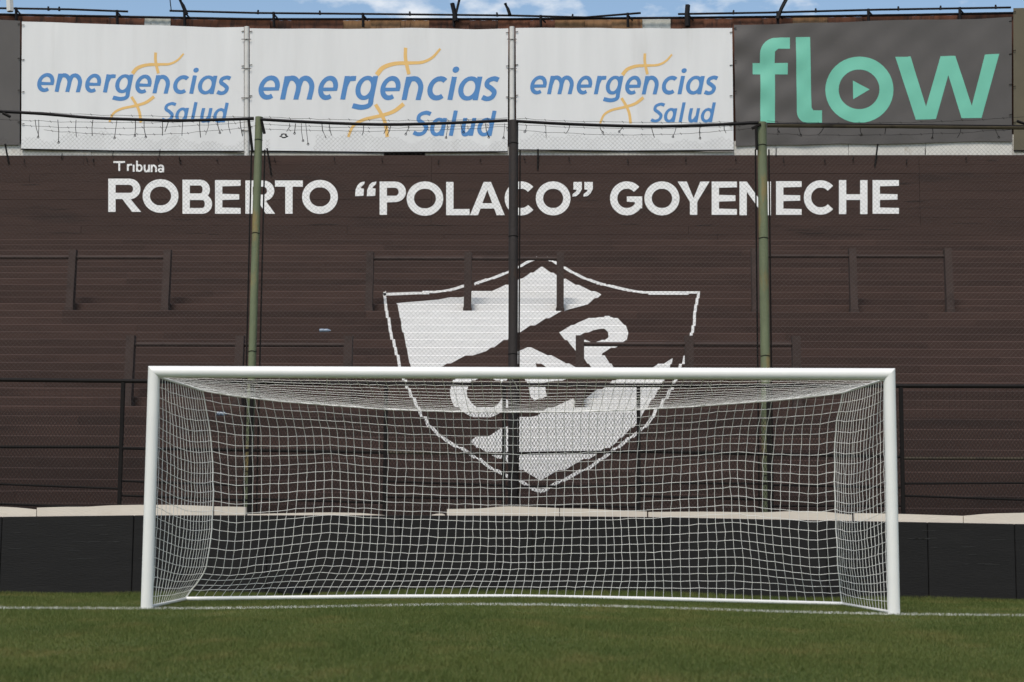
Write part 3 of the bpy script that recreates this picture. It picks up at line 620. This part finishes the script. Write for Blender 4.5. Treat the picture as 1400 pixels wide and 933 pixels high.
# hanging wires and barbed strands along the top
def wire(pts, r=.0035, n=4, name='loose_wire'):
    mb = MB(); mb.tube(pts, r, n); return mb.build(name, M['mesh_dark'], tall)
hang = [48,53,79,104,127,160,185,197,222,231,250,273,285,297,312,328]+[396,404,412,418,440,450,497,530,535,560,612,630,664,690]+[720,746,779,820,852,890,925,957,990]+[1064,1092,1126,1176,1211,1275,1314,1360]
for hx in hang:
    y0 = 164 if hx < 350 else 169 if hx < 700 else 172 if hx < 1040 else 175; y1 = random.uniform(180, 190)+(8 if hx in (79,412,418) else 0); dx = random.uniform(-6, 6)
    wire([on_y(hx, y0, YT-.04), on_y(hx+dx*.3+random.uniform(-1,1), (y0+y1)/2, YT-.03), on_y(hx+dx, y1, YT-.02)], random.uniform(.003, .0055))
    if random.random() < .5:
        wire([on_y(hx+dx+1.2*math.cos(t)*(1+.4*math.sin(3*t)), y1+1.6*math.sin(t), YT-.025) for t in np.linspace(0, 7, 9)], .0045, 4, 'wire_knot')
wire([on_y(388+4*math.cos(t)*(1+.5*math.sin(5*t)), 186+2.6*math.sin(t), YT-.03) for t in np.linspace(0, 14, 24)], .008, 4, 'wire_knot')
for a, b, ya, yb, sag in ((0,347,151,160,3),(0,347,163,163,5),(30,347,172,166,6),(60,350,178,172,9),(356,694,160,162,4),(356,694,170,170,5),(356,694,176,173,5),(706,1037,162,166,4),(706,1037,170,170,6),(706,1037,178,175,8),(1049,1400,166,160,5),(1049,1400,183,176,5)):
    pts = [(a+(b-a)*t, ya+(yb-ya)*t+sag*4*t*(1-t)+random.uniform(-.7,.7)) for t in np.linspace(0, 1, 26)]
    wire([on_y(p, q, YT-.05) for p, q in pts], .0024, 4, 'barbed_wire')
    for p, q in pts[1:-1:2]: wire([on_y(p-1.2, q-1.4, YT-.05), on_y(p+1, q+1.4, YT-.05)], .003, 4, 'barb')

# ------------------------------------------------------------------ low dark fence behind the pitch wall
YL = 4.5
low = thing('low_mesh_fence', (0, YL, 0), 'low dark steel fence with dense expanded mesh behind the goal', 'fence')
lp = [-550, -370, -190, -10, 166, 343, 527, 689, 873, 1051, 1233, 1412, 1590, 1770, 1950]
def ltop(x): return np.interp(x, (-200,0,200,700,1230,1600), (516,517.5,519.5,524.5,526,527))
def lmid(x): return np.interp(x, (-200,165,166,343,527,690,873,1232,1233,1600), (611,611.5,613,616,619,620.5,617.5,625,627,628))
zl = lambda x, y: on_y(x, y, YL)[2]
lx = [on_y(p, 600, YL)[0] for p in lp]
for p, x in zip(lp, lx):
    mb = MB(); mb.cbox((x-.024, YL-.024, 0), (x+.024, YL+.024, zl(p, ltop(p))), .004); mb.build('post', M['dark_metal'], low)
for i in range(len(lp)-1):
    a, b = lx[i]+.026, lx[i+1]-.026; pa, pb = lp[i], lp[i+1]
    za, zb = zl(pa, ltop(pa)), zl(pb, ltop(pb))
    mb = MB(); mb.tube([(lx[i]-.02, YL-.005, za-.02), (lx[i+1]+.02, YL-.005, zb-.02)], .026, 8); mb.build('top_rail', M['dark_metal'], low, True)
    ma, m2 = zl(pa, lmid(pa+1)), zl(pb, lmid(pb-1))
    mb = MB(); mb.tube([(a, YL, ma), (b, YL, m2)], .022, 6); mb.build('mid_rail', M['rust_rail'] if i in (6, 10) else M['dark_metal'], low, True)
    for yy in ((660, 680) if i % 2 == 0 else (684,) if i == 5 else (664, 691)):
        q = random.uniform(-2, 2); mb = MB(); mb.tube([(a, YL+.03, zl((pa+pb)/2, yy+q)), (b, YL+.03, zl((pa+pb)/2, yy-q+2))], .016, 6); mb.build('low_rail', M['dark_metal'], low, True)
    zd = zl((pa+pb)/2, 560+(pa+pb)/2*.006)
    mb = MB(); zig(mb, a, b, .25, lambda x: zd, 0.0213, .039, .0028, YL-.03, .5); o = mb.build('expanded_mesh', M['mesh_dark'], low, fix=False); o['kind'] = 'stuff'
    mb = MB(); nvt = int((b-a)/.07); zt = min(za, zb)-.03
    for k in range(1, nvt):
        x = a+(b-a)*k/nvt; mb.tube([(x, YL-.02, zd-.02), (x+random.uniform(-.004,.004), YL-.02, zt)], .0014, 3, False)
    for k in range(6): mb.tube([(a, YL-.021, zd+(zt-zd)*k/6), (b, YL-.021, zd+(zt-zd)*k/6)], .0014, 3, False)
    o = mb.build('wire_grid', M['mesh_dark'], low, fix=False); o['kind'] = 'stuff'

# ------------------------------------------------------------------ black wall at the edge of the pitch with cream boards on top
YK = 4.15
wall = thing('pitch_side_wall', (0, YK+.1, 0), 'low black clad wall behind the goal topped with warped cream boards', 'wall')
def wtop(x): return np.interp(x, (-160,0,200,600,850,1040,1170,1400,1560), (708.5,706.8,704.6,704.8,706,710.5,712.5,716.8,719))
seams = [-535,-355,-175,3,183,366,548,728,907,1130,1268,1387,1570,1750,1930]
for a, b in zip(seams, seams[1:]):
    p0, p1 = on_y(a, wtop(a), YK), on_y(b, wtop(b), YK); x0, x1 = p0[0]+.003, p1[0]-.003; c = .008; dy = random.uniform(-.004, .004)
    mb = MB(); y0 = YK+dy; y1 = YK+.16
    mb.add([(x0,y0+c,0),(x0+c,y0,0),(x1-c,y0,0),(x1,y0+c,0),(x1,y1,0),(x0,y1,0),(x0,y0+c,p0[2]-c),(x0+c,y0,p0[2]-c),(x1-c,y0,p1[2]-c),(x1,y0+c,p1[2]-c),(x1,y1,p1[2]),(x0,y1,p0[2]),(x0+c,y0+c,p0[2]),(x1-c,y0+c,p1[2])],
           [(0,1,7,6),(1,2,8,7),(2,3,9,8),(3,4,10,9),(4,5,11,10),(5,0,6,11),(7,8,13,12),(6,7,12),(8,9,13),(6,12,11),(13,9,10),(12,13,10,11),(0,5,4,3,2,1)])
    mb.build('panel', M['pad'], wall)
def board(top, bot, name='cream_board'):
    poly = [(lambda q: (q[0], q[2]))(on_y(x, y, YK+.03)) for x, y in spline(top, 4)]+[(lambda q: (q[0], q[2]-.006))(on_y(x, y, YK+.03)) for x, y in bot[::-1]]
    mb = MB(); mb.prism(poly, YK+.03, .1); mb.build(name, M['board'], wall)
board([(-500,690),(-300,689),(-60,691),(0,693),(22,694.2),(49.5,697)], [(-500,wtop(-500)),(-160,wtop(-160)),(0,wtop(0)),(49.5,wtop(49))])
board([(50.5,694.3),(90,693.2),(120,693),(150,691.3),(190,690.5),(240,690.6),(291.5,692.3)], [(50.5,wtop(50)),(170,wtop(170)),(291.5,wtop(291))])
board([(293,692.6),(310,692.8),(335.5,693.3)], [(293,wtop(293)),(335.5,wtop(335))])
board([(338,703),(380,702.2),(440,700.9),(480,701.3),(500,702.2),(526,704.6)], [(338,wtop(338)+.3),(526,wtop(526)+.3)])
board([(590,704),(598,702.6),(604,702.4),(608,704)], [(590,wtop(590)+.3),(608,wtop(608)+.3)])
board([(611,696.2),(650,695.6),(668,694.4),(690,692.6),(720,693),(764.5,695)], [(611,wtop(611)),(764.5,wtop(764))])
board([(765.5,695.1),(800,695.8),(840,697.8),(884.5,699.6)], [(765.5,wtop(765)),(884.5,wtop(884))])
board([(886.5,700.2),(960,699.8),(1040,700.6),(1075,699.4),(1105,699),(1130,700),(1150,702.5),(1165,704)], [(886.5,wtop(886)),(960,wtop(960)),(1040,wtop(1040)),(1165,wtop(1165))])
board([(1168.5,701.8),(1220,702.6),(1260,703.8),(1316.5,705.6)], [(1168.5,wtop(1168)),(1316.5,wtop(1316))])
board([(1317.5,705.6),(1335,704),(1355,702.5),(1400,701.4),(1470,700),(1700,702),(1900,704)], [(1317.5,wtop(1317)),(1400,wtop(1400)),(1560,wtop(1560)),(1900,wtop(1900))])
for i in range(46):                                        # pale horizontal scuffs on the cladding
    x = random.choice([random.uniform(5, 195), random.uniform(1232, 1400), random.uniform(230, 1200)]); y = random.choice([718,730,741,752,764,730,741])+random.uniform(-1,1)+(x-100)*.006
    l = random.uniform(8, 24); p0, p1 = on_y(x, y, YK-.008), on_y(x+l, y, YK-.008)
    mb = MB(); mb.add([(p0[0],YK-.006,p0[2]-.003),(p1[0],YK-.006,p1[2]-.002),(p1[0]-.02,YK-.006,p1[2]+.003),(p0[0]+.03,YK-.006,p0[2]+.003)], [(0,1,2,3)]); mb.build('scuff', M['scuff'], wall, fix=False)

# ------------------------------------------------------------------ goal
HT, R_, XO = 2.455, .06, 3.78
goal = thing('football_goal', (0, 0, 0), 'white football goal with a sagging white net on the pitch', 'goal')
nseg = 24; ang = [2*math.pi*i/nseg for i in range(nseg)]
for s in (-1, 1):
    xc = s*(XO-R_); mb = MB()
    for lvl in range(2):
        for a in ang:
            dx, dy = R_*math.cos(a), R_*math.sin(a); mb.v.append((xc+dx, dy, -.02 if lvl == 0 else HT-R_+s*dx-.0005))
    mb.f = [(i,(i+1)%nseg,nseg+(i+1)%nseg,nseg+i) for i in range(nseg)]+[tuple(range(nseg))[::-1], tuple(range(nseg,2*nseg))]
    mb.build('post', M['goal'], goal, True)
mb = MB()
for s in (-1, 1):
    for a in ang:
        dy, dz = R_*math.cos(a), R_*math.sin(a); mb.v.append((s*(XO-R_+dz-.0005), dy, HT-R_+dz))
mb.f = [(i,(i+1)%nseg,nseg+(i+1)%nseg,nseg+i) for i in range(nseg)]+[tuple(range(nseg))[::-1], tuple(range(nseg,2*nseg))]
mb.build('crossbar', M['goal'], goal, True)
# ground frame
BL, BR = on_y(254, 817.5, 2.0), on_y(1152, 823.5, 2.0)
bz = lambda x: max(.0, float(crown(x))*.75)+.03
bar = [(x, 2.0, float(np.interp(x, (BL[0], -1.6, .0, 1.6, BR[0]), (.035, .075, .088, .07, .03)))) for x in np.linspace(BL[0], BR[0], 15)]
mb = MB(); mb.tube(bar, .024, 10); mb.build('back_bar', M['goal'], goal, True)
for s, e in ((-1, bar[0]), (1, bar[-1])):
    mb = MB(); mb.tube([(s*(XO-R_)-s*.03, .05, .03), e], .017, 8); mb.build('side_bar', M['goal'], goal, True)
# net: corner seams, tied-up folds, sagging roof edge
def seam(pts): return [np.array(on_y(x, y, Y)) for x, y, Y in pts]
def resample(P, t):
    d = np.r_[0, np.cumsum([np.linalg.norm(b-a) for a, b in zip(P, P[1:])])]; d /= d[-1]
    return np.array([np.interp(t, d, [p[k] for p in P]) for k in range(3)])
SL = seam([(255,817,2.0),(266,800,1.93),(278,775,1.82),(285,735,1.72),(289.5,680,1.66),(290,620,1.6),(287,575,1.5),(277,534,1.3)])
SR = seam([(1151,822,2.0),(1149,806,1.95),(1146,780,1.85),(1142,735,1.74),(1139,680,1.68),(1139,620,1.62),(1143,575,1.5),(1152,537,1.3)])
TOP = [(277,534),(320,541.5),(380,548.5),(440,553.5),(530,560),(620,562.8),(700,563.5),(780,563),(860,561),(950,556),(1060,548),(1110,542.5),(1152,537)]
NU, NV, ND = 74, 23, 17
tx = np.array([on_y(x, y, 1.4)[0] for x, y in TOP])
def top_edge(u):
    px = np.interp(u, np.linspace(0, 1, 41), np.interp(np.linspace(0, 1, 41), (0, 1), (277, 1152))); py = np.interp(px, [a for a, _ in TOP], [b for _, b in TOP])
    Y = 1.3+.28*math.sin(math.pi*u); return np.array(on_y(px, py, Y))
def sagfield(u):                                          # how far the rows droop between the tied folds
    return np.interp(u, (0, .035, .11, .185, .3, .5, .72, .845, .92, .97, 1), (-.11, -.135, -.075, 0, -.04, -.075, -.04, .0, -.08, -.135, -.11))
rj = rng.normal(0, .0028, (NU+1, NV+1, 3)); 
def back(i, j):
    u, v = i/NU, j/NV
    a, b = resample(SL, v), resample(SR, v); p = a+(b-a)*u
    foot = np.array(bar_at(u)); e = top_edge(u); zt = e[2]; zl_ = a[2]+(b[2]-a[2])*u; zend = resample(SL, 1)[2]+(resample(SR, 1)[2]-resample(SL, 1)[2])*u
    p[2] = foot[2]+(zl_-.03)*(zt-foot[2])/(zend-.03) if j else foot[2]
    y_top = e[1]; p[1] = a[1]+(b[1]-a[1])*u+.22*math.sin(math.pi*u)*math.sin(math.pi*min(1, v*1.02))*.8+(y_top-1.3)*v
    w_ = min(1, 5*v, 3.2*(1-v)+.02)
    p[2] += sagfield(u)*w_*.9
    p[0] += .02*math.sin(u*31+v*4)*w_
    return p+rj[i, j]*(0 if j in (0, NV) else 1)
def bar_at(u): x = BL[0]+(BR[0]-BL[0])*u; return (x, 2.0, np.interp(x, [q[0] for q in bar], [q[2] for q in bar])+.02)
BN = [[back(i, j) for j in range(NV+1)] for i in range(NU+1)]
def strands(mb, G, r, jit=.0):
    for row in G: mb.tube(row, r, 4, False)
    for k in range(len(G[0])): mb.tube([row[k] for row in G], r, 4, False)
CORD = .0028
mb = MB(); strands(mb, BN, CORD); o = mb.build('back_net', M['net'], goal, True, False); o['kind'] = 'stuff'
for s, S, idx in ((-1, SL, 0), (1, SR, NU)):
    NS = 18; G = []
    for i in range(NS+1):
        t = i/NS; col = []
        for j in range(NV+1):
            v = j/NV; f = np.array((s*(XO-R_-.02), .05, .03+(HT-.10-.03)*v)); b = BN[idx][j]
            p = f+(b-f)*t; p[2] -= .10*math.sin(math.pi*t)*math.sin(math.pi*v)**.6*(.6+.4*v); p[0] -= s*.04*math.sin(math.pi*t)*math.sin(math.pi*v)
            col.append(p+rng.normal(0, .0025, 3)*(0 < i < NS and 0 < j < NV))
        G.append(col)
    mb = MB(); strands(mb, G, CORD); o = mb.build('side_net', M['net'], goal, True, False); o['kind'] = 'stuff'
    mb = MB(); mb.tube(BN[idx], .007, 6); mb.build('corner_cord', M['net'], goal, True)
    mb = MB(); mb.tube(G and [g_[NV] for g_ in G], .013, 6); mb.build('corner_strap', M['net'], goal, True)
G = []
for i in range(NU+1):
    u = i/NU; e = BN[i][NV]; f = np.array((-(XO-.14)+2*(XO-.14)*u, .055, HT-.105)); col = []
    for j in range(ND+1):
        t = j/ND; tt = 1-(1-t)**1.5; p = f+(e-f)*tt; p[2] -= .05*math.sin(math.pi*t)*math.sin(math.pi*u)
        col.append(p+rng.normal(0, .002, 3)*(0 < j < ND))
    G.append(col)
mb = MB(); strands(mb, G, CORD*.85); o = mb.build('roof_net', M['net'], goal, True, False); o['kind'] = 'stuff'
mb = MB(); mb.tube([b[NV] for b in BN], .009, 6); mb.build('edge_rope', M['net'], goal, True)
for px, py, qx, qy in ((447,519,443,553),(700,519,707,533),(966,522,974,538)):
    mb = MB(); mb.tube([on_y(px, py, .1), on_y((px+qx)/2+2, (py+qy)/2, .6), on_y(qx, qy, 1.2)], .004, 5); mb.build('tie_cord', M['net'], goal)

# ------------------------------------------------------------------ small things left behind the goal and on the terrace
def heap(name, x0, x1, ytop, Y, label):
    a, b = on_y(x0, 812, Y), on_y(x1, 812, Y); w_ = (b[0]-a[0])/2; cx = (a[0]+b[0])/2; gz = float(crown(cx)); h = on_y((x0+x1)/2, ytop, Y)[2]-gz
    mb = MB(); n, m_ = 22, 7
    for j in range(m_+1):
        ph_ = j/m_*math.pi/2
        for i in range(n):
            t = 2*math.pi*i/n; k = 1+.22*math.sin(3*t+j)+.12*math.sin(7*t+2*j); mb.v.append((cx+w_*k*math.cos(t)*math.cos(ph_), Y+.14*k*math.sin(t)*math.cos(ph_), gz-.01+h*math.sin(ph_)*(1+.15*math.sin(5*t+j*.7)*math.cos(ph_))))
    mb.f = [(j*n+i, j*n+(i+1)%n, (j+1)*n+(i+1)%n, (j+1)*n+i) for j in range(m_) for i in range(n)]
    o = mb.build(name, M['bag'], None, True); tag(o, label, 'bag')
heap('black_bag', 376, 428, 799, 3.9, 'crumpled black bag lying at the wall foot, left of the net centre')
heap('black_bag', 650, 680, 803, 3.9, 'small flat black bag lying at the wall foot beside the black stake')
sx = on_y(679, 810, 4.0); mb = MB(); mb.tube([(sx[0], 4.0, 0), (sx[0]+.02, 4.02, on_y(679, 790, 4.0)[2]), (sx[0]+.045, 4.04, on_y(679, 764, 4.0)[2])], [.014,.013,.012], 6); mb.tube([(sx[0]+.03, 4.035, on_y(679, 768, 4.0)[2]), (sx[0]+.07, 4.035, on_y(679, 771, 4.0)[2])], .012, 5)
tag(mb.build('stake', M['dark_metal']), 'thin black stake leaning on the black wall behind the net', 'stake')
def bottle(px, py, nst, r, ln, label):
    y = Y0-nst*GO+.06; z = Z0-nst*RISE+r; c = on_y(px, py, y); mb = MB()
    pr = [(-.5,.3),(-.5,.8),(-.46,1),(-.15,1),(-.1,.9),(.0,.9),(.05,1),(.25,1),(.36,.6),(.42,.36),(.5,.36)]
    mb.tube([(c[0]+a*ln, y+.02*a, z+.002) for a, _ in pr], [r*b for _, b in pr], 12)
    o = mb.build('plastic_bottle', M['bottle'], None, True); tag(o, label, 'bottle', 'plastic bottles on the terrace')
bottle(444.5, 455, 15, .032, .21, 'plastic bottle lying on a step left of the shield, above the crossbar')
bottle(303, 576, 25, .035, .16, 'plastic bottle on a low step seen through the upper left of the net')
